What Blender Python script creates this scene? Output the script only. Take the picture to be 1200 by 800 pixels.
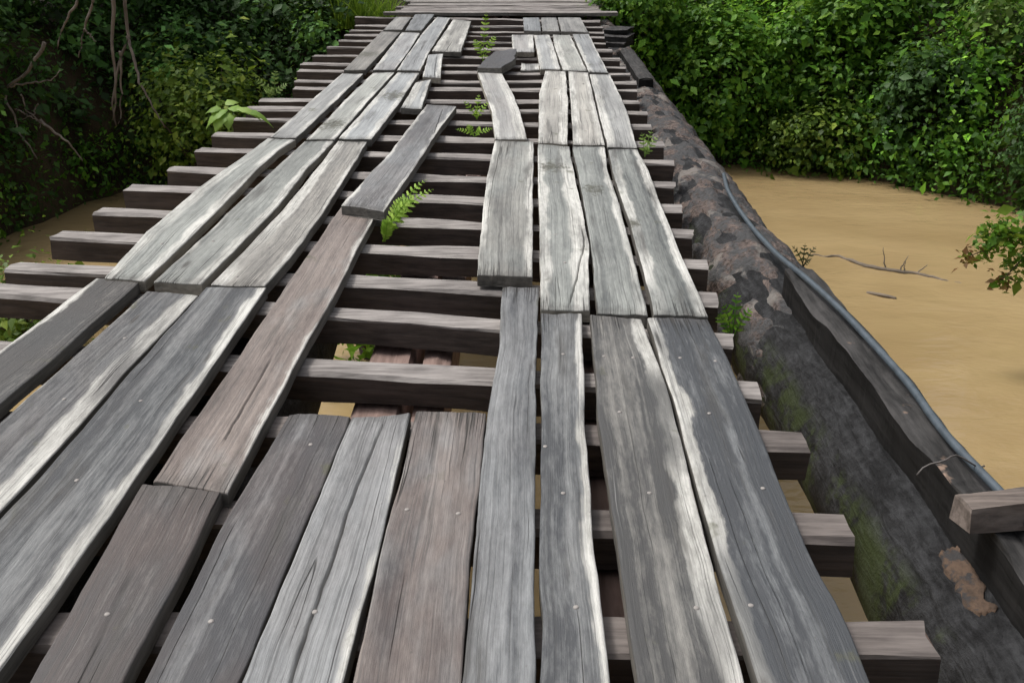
import bpy, math, random
import numpy as np
from mathutils import Vector, noise as mnoise

for o in list(bpy.data.objects):
    bpy.data.objects.remove(o)
SC = bpy.context.scene
COL = SC.collection
R = math.radians
rng = np.random.default_rng(7)
random.seed(7)

# ------------------------------------------------------------------ camera
H = 1.5                      # eye height above the deck
FPX = 1167.0                 # focal length in pixels of the 1200 px wide frame
PITCH = math.atan(511 / FPX)
YAW = math.atan(18 * math.cos(PITCH) / FPX)
cam_d = bpy.data.cameras.new('camera')
cam_d.sensor_width = 36.0
cam_d.lens = 36.0 * FPX / 1200.0
cam_d.clip_start = 0.05
cam_d.clip_end = 2000
cam = bpy.data.objects.new('camera', cam_d)
COL.objects.link(cam)
cam.location = (0, 0, H)
cam.rotation_euler = (math.pi / 2 - PITCH, 0, YAW)
SC.camera = cam

# ------------------------------------------------------------------ sky and sun (overcast)
SUN_EL, SUN_AZ = R(60), R(-70)       # azimuth clockwise from +Y (ahead); negative = from the left
world = bpy.data.worlds.new('World')
SC.world = world
world.use_nodes = True
wn = world.node_tree.nodes
wl = world.node_tree.links
wn.clear()
sky = wn.new('ShaderNodeTexSky')
sky.sky_type = 'NISHITA'
sky.sun_disc = False
sky.sun_elevation = SUN_EL
sky.sun_rotation = SUN_AZ
sky.air_density = 1.0
sky.dust_density = 6.0
sky.ozone_density = 1.0
hs = wn.new('ShaderNodeHueSaturation')
hs.inputs['Saturation'].default_value = 0.28
bg = wn.new('ShaderNodeBackground')
bg.inputs['Strength'].default_value = 0.10
wo = wn.new('ShaderNodeOutputWorld')
wl.new(sky.outputs['Color'], hs.inputs['Color'])
wl.new(hs.outputs['Color'], bg.inputs['Color'])
wl.new(bg.outputs['Background'], wo.inputs['Surface'])

sun_d = bpy.data.lights.new('sun', 'SUN')
sun_d.energy = 1.5
sun_d.angle = R(11)
sun_d.color = (1.0, 0.965, 0.91)
sun = bpy.data.objects.new('sun', sun_d)
COL.objects.link(sun)
sdir = Vector((math.sin(SUN_AZ) * math.cos(SUN_EL), math.cos(SUN_AZ) * math.cos(SUN_EL), math.sin(SUN_EL)))
sun.rotation_euler = (-sdir).to_track_quat('-Z', 'Y').to_euler()
sun.location = (0, 0, 20)

SC.view_settings.view_transform = 'Standard'
SC.view_settings.look = 'None'
SC.view_settings.gamma = 1.0
SC.view_settings.use_curve_mapping = False
SC.view_settings.exposure = 0.72

# ------------------------------------------------------------------ pixel -> place on a level plane
_f = Vector((-math.sin(YAW) * math.cos(PITCH), math.cos(YAW) * math.cos(PITCH), -math.sin(PITCH)))
_r = Vector((math.cos(YAW), math.sin(YAW), 0))
_u = _r.cross(_f)


def P(px, py, z=0.0):
    d = _f * FPX + _r * (px - 600) - _u * (py - 400)
    t = (z - H) / d.z
    return Vector((0, 0, H)) + d * t


# ------------------------------------------------------------------ object helpers
def tag(o, label=None, cat=None, group=None, kind=None):
    if label: o['label'] = label
    if cat: o['category'] = cat
    if group: o['group'] = group
    if kind: o['kind'] = kind
    return o


def empty(name, loc=(0, 0, 0)):
    o = bpy.data.objects.new(name, None)
    o.location = loc
    o.empty_display_size = 0.1
    COL.objects.link(o)
    return o


def mesh_obj(name, verts, faces, mats, parent=None, midx=None, smooth=False):
    me = bpy.data.meshes.new(name)
    me.from_pydata([tuple(v) for v in verts], [], faces)
    if not isinstance(mats, (list, tuple)): mats = [mats]
    for m in mats: me.materials.append(m)
    if midx is not None: me.polygons.foreach_set('material_index', midx)
    if smooth: me.polygons.foreach_set('use_smooth', [True] * len(me.polygons))
    me.update()
    o = bpy.data.objects.new(name, me)
    COL.objects.link(o)
    if parent:
        o.parent = parent
        o.location = -parent.location if parent.type == 'EMPTY' else (0, 0, 0)
    return o


def nz(x, y, z=0.0):
    return mnoise.noise(Vector((x, y, z)))


def fbm(x, y, z=0.0, oct=4):
    s, a = 0.0, 1.0
    for _ in range(oct):
        s += a * mnoise.noise(Vector((x, y, z)))
        x, y, z, a = x * 2.1, y * 2.1, z * 2.1, a * 0.5
    return s


# ------------------------------------------------------------------ materials
class NT:
    def __init__(self, name):
        self.m = bpy.data.materials.new(name)
        self.m.use_nodes = True
        self.n = self.m.node_tree.nodes
        self.l = self.m.node_tree.links
        self.n.clear()
        self.out = self.n.new('ShaderNodeOutputMaterial')
        self.b = self.n.new('ShaderNodeBsdfPrincipled')
        self.l.new(self.b.outputs[0], self.out.inputs['Surface'])

    def link(self, a, b): self.l.new(a, b)

    def _set(self, sock, v):
        if hasattr(v, 'is_linked'): self.l.new(v, sock)
        else: sock.default_value = v

    def math(self, op, a, b=0.0, c=None, clamp=False):
        n = self.n.new('ShaderNodeMath'); n.operation = op; n.use_clamp = clamp
        self._set(n.inputs[0], a); self._set(n.inputs[1], b)
        if c is not None: self._set(n.inputs[2], c)
        return n.outputs[0]

    def vmul(self, v, s):
        n = self.n.new('ShaderNodeVectorMath'); n.operation = 'MULTIPLY'
        self._set(n.inputs[0], v); n.inputs[1].default_value = s
        return n.outputs[0]

    def vadd(self, v, w):
        n = self.n.new('ShaderNodeVectorMath'); n.operation = 'ADD'
        self._set(n.inputs[0], v); self._set(n.inputs[1], w)
        return n.outputs[0]

    def noise(self, v, scale=1.0, detail=4, rough=0.55, dist=0.0):
        n = self.n.new('ShaderNodeTexNoise')
        self._set(n.inputs['Vector'], v)
        n.inputs['Scale'].default_value = scale
        n.inputs['Detail'].default_value = detail
        n.inputs['Roughness'].default_value = rough
        n.inputs['Distortion'].default_value = dist
        return n.outputs['Fac']

    def ramp(self, f, lo, hi, smooth=True):
        n = self.n.new('ShaderNodeMapRange')
        n.interpolation_type = 'SMOOTHSTEP' if smooth else 'LINEAR'
        self._set(n.inputs['Value'], f)
        self._set(n.inputs['From Min'], lo); self._set(n.inputs['From Max'], hi)
        return n.outputs['Result']

    def mix(self, f, a, b, mode='MIX'):
        n = self.n.new('ShaderNodeMix'); n.data_type = 'RGBA'; n.blend_type = mode
        self._set(n.inputs['Factor'], f)
        for s, v in ((n.inputs['A'], a), (n.inputs['B'], b)):
            pass
        ia = [s for s in n.inputs if s.name == 'A' and s.type == 'RGBA'][0]
        ib = [s for s in n.inputs if s.name == 'B' and s.type == 'RGBA'][0]
        for s, v in ((ia, a), (ib, b)):
            if isinstance(v, tuple): s.default_value = v if len(v) == 4 else (*v, 1)
            else: self.l.new(v, s)
        return [s for s in n.outputs if s.type == 'RGBA'][0]

    def attr(self, name):
        n = self.n.new('ShaderNodeAttribute'); n.attribute_name = name
        return n

    def coord(self, which='Object'):
        return self.n.new('ShaderNodeTexCoord').outputs[which]

    def geo(self, which='Position'):
        return self.n.new('ShaderNodeNewGeometry').outputs[which]

    def bump(self, h, strength=0.4, dist=0.01):
        n = self.n.new('ShaderNodeBump')
        n.inputs['Strength'].default_value = strength
        n.inputs['Distance'].default_value = dist
        self.l.new(h, n.inputs['Height'])
        self.l.new(n.outputs['Normal'], self.b.inputs['Normal'])

    def base(self, c, rough=0.8, spec=0.3):
        if isinstance(c, tuple): self.b.inputs['Base Color'].default_value = (*c, 1)
        else: self.l.new(c, self.b.inputs['Base Color'])
        self._set(self.b.inputs['Roughness'], rough)
        self.b.inputs['Specular IOR Level'].default_value = spec


def m_plank_top():
    t = NT('weathered_plank_top')
    uv = t.n.new('ShaderNodeUVMap').outputs['UV']
    look = t.attr('look')
    sep = t.n.new('ShaderNodeSeparateColor'); t.link(look.outputs['Color'], sep.inputs[0])
    sapl, sapr, brown = sep.outputs[0], sep.outputs[1], sep.outputs[2]
    light = look.outputs['Alpha']
    acr = t.attr('across').outputs['Fac']
    wob = t.noise(t.vmul(uv, (3.0, 1.3, 1)), 1.0, 2)
    wobv = t.n.new('ShaderNodeCombineXYZ')
    t.link(t.math('MULTIPLY', t.math('SUBTRACT', wob, 0.5), 0.035), wobv.inputs[0])
    g = t.vadd(uv, wobv.outputs[0])
    fine = t.noise(t.vmul(g, (150, 0.9, 1)), 1.0, 5, 0.68)
    streak = t.noise(t.vmul(g, (40, 0.38, 1)), 1.0, 4, 0.6)
    broad = t.noise(t.vmul(g, (9, 0.5, 1)), 1.0, 3, 0.5)
    patch = t.noise(t.vmul(uv, (8, 1.5, 1)), 1.0, 5, 0.6)
    blot = t.noise(t.vadd(t.vmul(uv, (6, 4.0, 1)), (31.3, 4.1, 0)), 1.0, 4, 0.6)
    speck = t.noise(t.vmul(uv, (60, 45, 1)), 1.0, 3, 0.6)
    mott = t.noise(t.vmul(g, (60, 11, 1)), 1.0, 6, 0.75)
    # heartwood grey
    tone = t.math('ADD', t.math('MULTIPLY', streak, 0.5), t.math('MULTIPLY', broad, 0.5))
    tone = t.math('ADD', tone, t.math('MULTIPLY', t.math('SUBTRACT', light, 0.585), 1.1))
    tone = t.math('ADD', tone, t.math('MULTIPLY', t.math('SUBTRACT', patch, 0.5), 0.5))
    tone = t.math('ADD', tone, t.math('MULTIPLY', t.math('SUBTRACT', mott, 0.5), 0.55))
    tone = t.ramp(tone, 0.22, 0.90, False)
    grey = t.mix(tone, (0.056, 0.059, 0.063), (0.45, 0.452, 0.438))
    brn = t.mix(tone, (0.085, 0.066, 0.060), (0.34, 0.292, 0.262))
    bmask = t.math('MULTIPLY', brown, t.math('ADD', 0.45, t.ramp(t.noise(t.vmul(uv, (5, 1.7, 1)), 1.0, 3), 0.30, 0.62)), clamp=True)
    c = t.mix(bmask, grey, brn)
    vr = t.attr('vary').outputs['Color']
    c = t.mix(1.0, c, vr, 'MULTIPLY')
    # pale sapwood along the edges
    sw = t.math('ADD', t.math('MULTIPLY', t.math('SUBTRACT', t.noise(t.vmul(uv, (2.0, 2.2, 1)), 1.0, 3, 0.6), 0.5), 0.42),
                t.math('ADD', t.math('MULTIPLY', t.math('SUBTRACT', streak, 0.5), 0.16), t.math('MULTIPLY', t.math('SUBTRACT', mott, 0.5), 0.22)))
    ml = t.ramp(t.math('SUBTRACT', sapl, t.math('ADD', acr, sw)), -0.02, 0.06)
    ml = t.math('MULTIPLY', ml, t.ramp(sapl, 0.0, 0.03))
    mr = t.ramp(t.math('SUBTRACT', sapr, t.math('ADD', t.math('SUBTRACT', 1.0, acr), sw)), -0.02, 0.06)
    mr = t.math('MULTIPLY', mr, t.ramp(sapr, 0.0, 0.03))
    gate = t.ramp(t.noise(t.vadd(t.vmul(uv, (3.0, 0.8, 1)), (3.7, 9.1, 0)), 1.0, 2), 0.36, 0.50)
    sm = t.math('MULTIPLY', t.math('MAXIMUM', ml, mr), t.math('ADD', 0.25, t.math('MULTIPLY', gate, 0.75)))
    sapc = t.mix(t.ramp(t.math('ADD', t.math('MULTIPLY', patch, 0.5), t.math('MULTIPLY', mott, 0.5)), 0.36, 0.62), (0.34, 0.332, 0.305), (0.66, 0.65, 0.61))
    c = t.mix(t.math('MULTIPLY', sm, t.math('ADD', 0.42, t.math('MULTIPLY', streak, 0.75)), clamp=True), c, sapc)
    # fine dark grain lines, bleached fibres, algae blotches, drying cracks
    c = t.mix(t.math('MULTIPLY', t.ramp(fine, 0.50, 0.34), 0.58), c, (0.055, 0.055, 0.055))
    c = t.mix(t.math('MULTIPLY', t.ramp(fine, 0.60, 0.78), 0.28), c, (0.60, 0.60, 0.575))
    c = t.mix(t.math('MULTIPLY', t.math('MULTIPLY', t.ramp(blot, 0.64, 0.72), t.ramp(mott, 0.3, 0.6)), 0.8), c, (0.085, 0.085, 0.05))
    c = t.mix(t.math('MULTIPLY', t.ramp(speck, 0.66, 0.74), 0.45), c, (0.07, 0.065, 0.06))
    crk = t.noise(t.vmul(g, (11, 0.10, 1)), 1.0, 1, 0.4)
    crk = t.math('ABSOLUTE', t.math('SUBTRACT', crk, 0.5))
    crkm = t.math('MULTIPLY', t.ramp(crk, 0.0045, 0.0), t.ramp(t.noise(t.vmul(uv, (9, 1.0, 1)), 1.0, 2), 0.50, 0.58))
    c = t.mix(t.math('MULTIPLY', crkm, 0.85), c, (0.02, 0.018, 0.016))
    en = t.attr('endd').outputs['Fac']
    spn = t.noise(t.vmul(uv, (26, 14, 1)), 1.0, 5, 0.75)
    spt = t.math('ADD', t.attr('spot').outputs['Fac'], t.math('MULTIPLY', t.math('SUBTRACT', spn, 0.62), 2.6))
    c = t.mix(t.math('MULTIPLY', t.math('MULTIPLY', t.ramp(spt, 0.15, 0.75), t.ramp(t.attr('spot').outputs['Fac'], 0.02, 0.3)), 0.85), c, (0.055, 0.053, 0.034))
    stn = t.noise(t.vadd(t.vmul(g, (11, 1.1, 1)), (17.7, 2.9, 0)), 1.0, 5, 0.62)
    c = t.mix(t.math('MULTIPLY', t.ramp(stn, 0.54, 0.70), 0.62), c, (0.055, 0.052, 0.048))
    spl = t.math('ABSOLUTE', t.math('SUBTRACT', t.noise(t.vmul(uv, (30, 0.3, 1)), 1.0, 1, 0.5), 0.5))
    spm = t.math('MULTIPLY', t.ramp(spl, 0.016, 0.0), t.ramp(t.math('ADD', en, t.math('MULTIPLY', patch, 0.5)), 0.48, 0.22))
    crkm = t.math('MAXIMUM', crkm, spm)
    c = t.mix(t.math('MULTIPLY', spm, 0.9), c, (0.015, 0.014, 0.013))
    c = t.mix(t.math('MULTIPLY', t.ramp(t.math('ADD', en, t.math('MULTIPLY', t.math('SUBTRACT', mott, 0.5), 0.25)), 0.10, 0.0), 0.4), c, (0.06, 0.055, 0.05))
    kv = t.n.new('ShaderNodeTexVoronoi'); kv.inputs['Scale'].default_value = 1.0
    t.link(t.vmul(g, (5.0, 1.1, 1)), kv.inputs['Vector'])
    kn = t.ramp(kv.outputs['Distance'], 0.085, 0.03)
    c = t.mix(t.math('MULTIPLY', kn, 0.7), c, (0.035, 0.028, 0.024))
    gr = t.attr('groove').outputs['Fac']
    c = t.mix(gr, c, (0.03, 0.027, 0.025))
    t.base(c, t.ramp(tone, -0.6, 2.4, False), 0.35)
    t._set(t.b.inputs['Roughness'], t.math('ADD', 0.36, t.math('MULTIPLY', mott, 0.32)))
    h = t.math('ADD', t.math('MULTIPLY', fine, 0.55), t.math('MULTIPLY', streak, 0.6))
    h = t.math('SUBTRACT', h, t.math('MULTIPLY', crkm, 0.8))
    h = t.math('ADD', h, t.math('MULTIPLY', mott, 0.5))
    t.bump(h, 0.8, 0.006)
    return t.m


def m_wood(name, dark, lite, stretch=(3, 40, 40), rough=0.8, scale=1.0, extra=None, bump=0.5, spec=0.3):
    t = NT(name)
    co = t.coord('Object')
    a = t.noise(t.vmul(co, stretch), scale, 5, 0.62)
    b = t.noise(t.vmul(co, tuple(0.22 * s for s in stretch)), scale, 3)
    p = t.noise(co, 6.0, 4)
    f = t.ramp(t.math('ADD', t.math('MULTIPLY', a, 0.5), t.math('MULTIPLY', t.math('ADD', b, p), 0.25)), 0.30, 0.68)
    c = t.mix(f, dark, lite)
    if extra:
        c = t.mix(t.ramp(t.noise(co, extra[1], 4), extra[2], extra[2] + 0.1), c, extra[0])
    t.base(c, rough, spec)
    t.bump(a, bump, 0.008)
    return t.m


def m_log():
    t = NT('weathered_log_wood')
    co = t.coord('Object')
    a = t.noise(t.vmul(co, (30, 6, 30)), 1.0, 5, 0.68, 0.6)
    p = t.noise(co, 4.0, 5, 0.65)
    q = t.noise(co, 26.0, 4, 0.7)
    f = t.math('ADD', t.math('MULTIPLY', a, 0.45), t.math('ADD', t.math('MULTIPLY', p, 0.3), t.math('MULTIPLY', q, 0.25)))
    c = t.mix(t.ramp(f, 0.40, 0.70), (0.005, 0.005, 0.0055), (0.046, 0.047, 0.050))
    sepn = t.n.new('ShaderNodeSeparateXYZ'); t.link(t.geo('Normal'), sepn.inputs[0])
    # moss grows on the inner flank below the deck edge
    mo = t.math('MULTIPLY', t.ramp(sepn.outputs[0], -0.72, -0.93), t.ramp(t.noise(co, 5.0, 5, 0.7), 0.44, 0.56))
    c = t.mix(t.math('MULTIPLY', mo, 0.45), c, (0.045, 0.065, 0.012))
    br = t.ramp(t.noise(t.vmul(co, (5, 2.2, 5)), 1.0, 4, 0.6), 0.66, 0.74)
    c = t.mix(t.math('MULTIPLY', br, 0.7), c, (0.21, 0.135, 0.09))
    t.base(c, 0.75, 0.2)
    t.bump(t.math('ADD', a, t.math('MULTIPLY', q, 0.7)), 0.8, 0.018)
    return t.m


def m_bark():
    t = NT('flaking_bark')
    co = t.coord('Object')
    a = t.noise(t.vmul(co, (9, 5, 9)), 1.0, 6, 0.7)
    b = t.noise(co, 34.0, 4, 0.7)
    d = t.noise(t.vadd(co, (7.7, 3.1, 2.2)), 3.2, 4, 0.6)
    c = t.mix(t.ramp(b, 0.3, 0.7), (0.035, 0.028, 0.026), (0.20, 0.155, 0.136))
    c = t.mix(t.ramp(t.math('ADD', t.math('MULTIPLY', a, 0.72), t.math('MULTIPLY', b, 0.28)), 0.44, 0.54), c, t.mix(b, (0.016, 0.0165, 0.018), (0.115, 0.115, 0.117)))
    c = t.mix(t.math('MULTIPLY', t.ramp(d, 0.56, 0.64), 0.8), c, (0.20, 0.185, 0.17))
    c = t.mix(t.math('MULTIPLY', t.ramp(b, 0.38, 0.30), 0.9), c, (0.03, 0.024, 0.02))
    t.base(c, 0.9, 0.2)
    t.bump(t.math('ADD', a, t.math('MULTIPLY', b, 0.8)), 1.0, 0.03)
    return t.m


def m_leaf(name, gloss=0.52, transl=0.42, dk=0.4):
    t = NT(name)
    col = t.attr('tint').outputs['Color']
    n = t.noise(t.geo('Position'), 24.0, 2)
    c = t.mix(t.math('MULTIPLY', n, dk), col, (0.02, 0.05, 0.008))
    t.base(c, gloss, 0.28)
    tr = t.n.new('ShaderNodeBsdfTranslucent')
    t.link(t.mix(0.5, c, (0.16, 0.26, 0.02)), tr.inputs['Color'])
    mx = t.n.new('ShaderNodeMixShader'); mx.inputs[0].default_value = transl
    t.link(t.b.outputs[0], mx.inputs[1]); t.link(tr.outputs[0], mx.inputs[2])
    t.link(mx.outputs[0], t.out.inputs['Surface'])
    return t.m


def m_water():
    t = NT('muddy_water')
    co = t.geo('Position')
    silt = t.noise(t.vmul(co, (0.22, 0.5, 1)), 1.0, 4, 0.6, 0.8)
    c = t.mix(t.ramp(silt, 0.3, 0.7), (0.265, 0.188, 0.092), (0.335, 0.245, 0.125))
    t.base(c, 0.05, 0.5)
    t.b.inputs['IOR'].default_value = 1.33
    w1 = t.noise(t.vmul(co, (1.1, 2.4, 1)), 1.0, 4, 0.6, 0.7)
    w2 = t.noise(t.vmul(co, (5.0, 9.0, 1)), 1.0, 3, 0.6, 0.3)
    calm = t.ramp(t.noise(t.vadd(t.vmul(co, (0.35, 0.35, 0)), (2.0, 5.5, 0)), 1.0, 2), 0.40, 0.62)
    h = t.math('ADD', w1, t.math('MULTIPLY', w2, t.math('MULTIPLY', calm, 0.6)))
    t.bump(h, 0.35, 0.06)
    return t.m


def m_soil():
    t = NT('bank_soil')
    co = t.geo('Position')
    a = t.noise(co, 1.7, 6, 0.65)
    b = t.noise(co, 14.0, 4, 0.65)
    c = t.mix(t.ramp(a, 0.35, 0.65), (0.028, 0.02, 0.012), (0.075, 0.052, 0.03))
    c = t.mix(t.ramp(b, 0.52, 0.64), c, (0.035, 0.06, 0.015))
    t.base(c, 0.92, 0.2)
    t.bump(t.math('ADD', a, b), 0.8, 0.05)
    return t.m


def m_flat(name, c, rough=0.5, metal=0.0, var=0.25, sc=20.0):
    t = NT(name)
    n = t.noise(t.coord('Object'), sc, 4)
    dk = tuple(x * (1 - var) for x in c); lt = tuple(min(1, x * (1 + var)) for x in c)
    t.base(t.mix(n, dk, lt), rough, 0.4)
    t.b.inputs['Metallic'].default_value = metal
    t.bump(n, 0.15, 0.004)
    return t.m


M_TOP = m_plank_top()
M_SIDE = m_wood('plank_edge_wood', (0.05, 0.048, 0.044), (0.15, 0.14, 0.125), (30, 3, 60))
M_SIDEP = m_wood('plank_edge_sapwood', (0.12, 0.11, 0.09), (0.30, 0.275, 0.23), (30, 3, 60))
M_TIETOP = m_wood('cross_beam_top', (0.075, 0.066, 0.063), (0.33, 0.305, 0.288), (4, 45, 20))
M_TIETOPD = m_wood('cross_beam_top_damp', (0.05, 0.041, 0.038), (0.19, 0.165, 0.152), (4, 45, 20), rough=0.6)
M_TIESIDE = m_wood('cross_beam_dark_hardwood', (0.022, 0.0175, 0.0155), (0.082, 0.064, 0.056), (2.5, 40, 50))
M_TIEEND = m_wood('cross_beam_end_grain', (0.055, 0.036, 0.03), (0.15, 0.105, 0.085), (20, 20, 20))
M_STRINGER = m_wood('stringer_wood', (0.10, 0.065, 0.055), (0.27, 0.19, 0.165), (30, 3, 30))
M_DARKBEAM = m_wood('dark_beam_wood', (0.004, 0.004, 0.004), (0.02, 0.0195, 0.0195), (40, 3, 40), spec=0.1)
M_BEAMTOP = m_wood('dark_beam_top', (0.010, 0.010, 0.010), (0.068, 0.065, 0.064), (40, 4, 40), spec=0.15, extra=((0.24, 0.17, 0.13), 9.0, 0.64))
M_BLOCK = m_wood('split_block_wood', (0.04, 0.032, 0.028), (0.20, 0.165, 0.145), (3, 40, 30))
M_FLAKE = m_wood('loose_bark', (0.022, 0.015, 0.011), (0.11, 0.07, 0.046), (40, 22, 40), bump=1.0, extra=((0.03, 0.028, 0.028), 22.0, 0.50))
M_WIRE = m_flat('rusty_wire', (0.09, 0.08, 0.075), 0.6)
M_LOG = m_log()
M_BARK = m_bark()
M_PIPE = m_flat('blue_grey_pipe', (0.055, 0.07, 0.084), 0.42, 0.0, 0.55, 22)
M_NAIL = m_flat('dull_nail', (0.27, 0.25, 0.235), 0.6, 0.0, 0.2, 60)
M_LEAF = m_leaf('broad_leaf')
M_LEAFP = m_leaf('tender_leaf', 0.5, 0.45, 0.08)
M_STEM = m_wood('stem_bark', (0.035, 0.026, 0.02), (0.13, 0.105, 0.085), (20, 20, 4))
M_DEAD = m_wood('dead_branch', (0.08, 0.062, 0.05), (0.26, 0.215, 0.18), (20, 20, 4))
M_DRIFT = m_wood('wet_driftwood', (0.09, 0.074, 0.058), (0.21, 0.17, 0.13), (10, 10, 10))
M_WATER = m_water()
M_SOIL = m_soil()
M_GSTEM = m_flat('green_stem', (0.12, 0.17, 0.04), 0.6)
M_ROCK = m_flat('grey_stone', (0.24, 0.24, 0.24), 0.85, 0, 0.4, 9)

# ------------------------------------------------------------------ the setting: ground and water
WZ = -2.5
FAR = [(-60, 2), (-20, 5), (-12, 7.5), (-7.9, 9.6), (-7.0, 11.4), (-6.7, 13.4), (-6.2, 14.7), (-5, 15.1), (-3, 15.4), (0, 15.8), (3.2, 16.7), (4.6, 16.4), (5.8, 15.5), (7.0, 14.1), (8.0, 12.7),
       (9.5, 10.9), (14, 7.5), (25, 2.5), (60, -8)]
NEARB = [(-60, -16), (-20, -7), (-6, -3.0), (0, -3.0), (6, -3.5), (25, -12), (60, -26)]


def pl(tab, x):
    return float(np.interp(x, [a for a, _ in tab], [b for _, b in tab]))


def ground_z(x, y):
    d = max(y - (pl(FAR, x) + 0.35 * nz(x * 0.9, 3.3)), pl(NEARB, x) + 0.3 * nz(x * 0.8, 9.1) - y)   # >0 on land
    if d < 0:
        z = WZ - min(1.2, -d * 0.55)
    else:
        z = WZ + 2.35 * (1 - math.exp(-d / 1.1))
    return z + 0.10 * fbm(x * 0.7, y * 0.7) * (1 if d > 0.3 else 0.3) + (0.012 * max(0, d - 6))


gx = np.unique(np.concatenate([np.linspace(-400, -26, 14), np.linspace(-26, 26, 150), np.linspace(26, 400, 14)]))
gy = np.unique(np.concatenate([np.linspace(-400, -8, 14), np.linspace(-8, 28, 110), np.linspace(28, 600, 16)]))
gv = []
for y in gy:
    for x in gx:
        xx, yy = max(-60, min(60, x)), y
        gv.append((x, y, ground_z(xx, yy) if abs(x) < 60 and abs(y) < 60 else min(1.0, ground_z(xx, max(-60, min(60, yy))))))
gw = len(gx)
gf = [(j * gw + i, j * gw + i + 1, (j + 1) * gw + i + 1, (j + 1) * gw + i) for j in range(len(gy) - 1) for i in range(gw - 1)]
tag(mesh_obj('ground', gv, gf, M_SOIL, smooth=True), kind='structure')
wv = [(-120, -60, WZ), (120, -60, WZ), (120, 60, WZ), (-120, 60, WZ)]
tag(mesh_obj('river_water', wv, [(0, 1, 2, 3)], M_WATER), kind='structure')

# ------------------------------------------------------------------ the bridge
bridge = empty('timber_bridge', (0, 0, 0))
tag(bridge, 'old weathered grey plank bridge with gaps, on log girders over the muddy river', 'bridge')


def resample(pts, n):
    d = [0.0]
    for a, b in zip(pts[:-1], pts[1:]): d.append(d[-1] + (b - a).length)
    out = []
    for k in range(n):
        s = d[-1] * k / (n - 1)
        i = min(max(j for j in range(len(d)) if d[j] <= s + 1e-9), len(pts) - 2)
        f = (s - d[i]) / max(1e-9, d[i + 1] - d[i])
        out.append(pts[i].lerp(pts[i + 1], f))
    return out


PID = [0]
# dark algae spots on the boards: place (image point) and radius in metres
SPOTS = [(P(a, b), r) for a, b, r in ((647, 196, .13), (695, 222, .09), (463, 112, .20), (390, 146, .18), (430, 64, .2), (742, 262, .06))]



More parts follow.
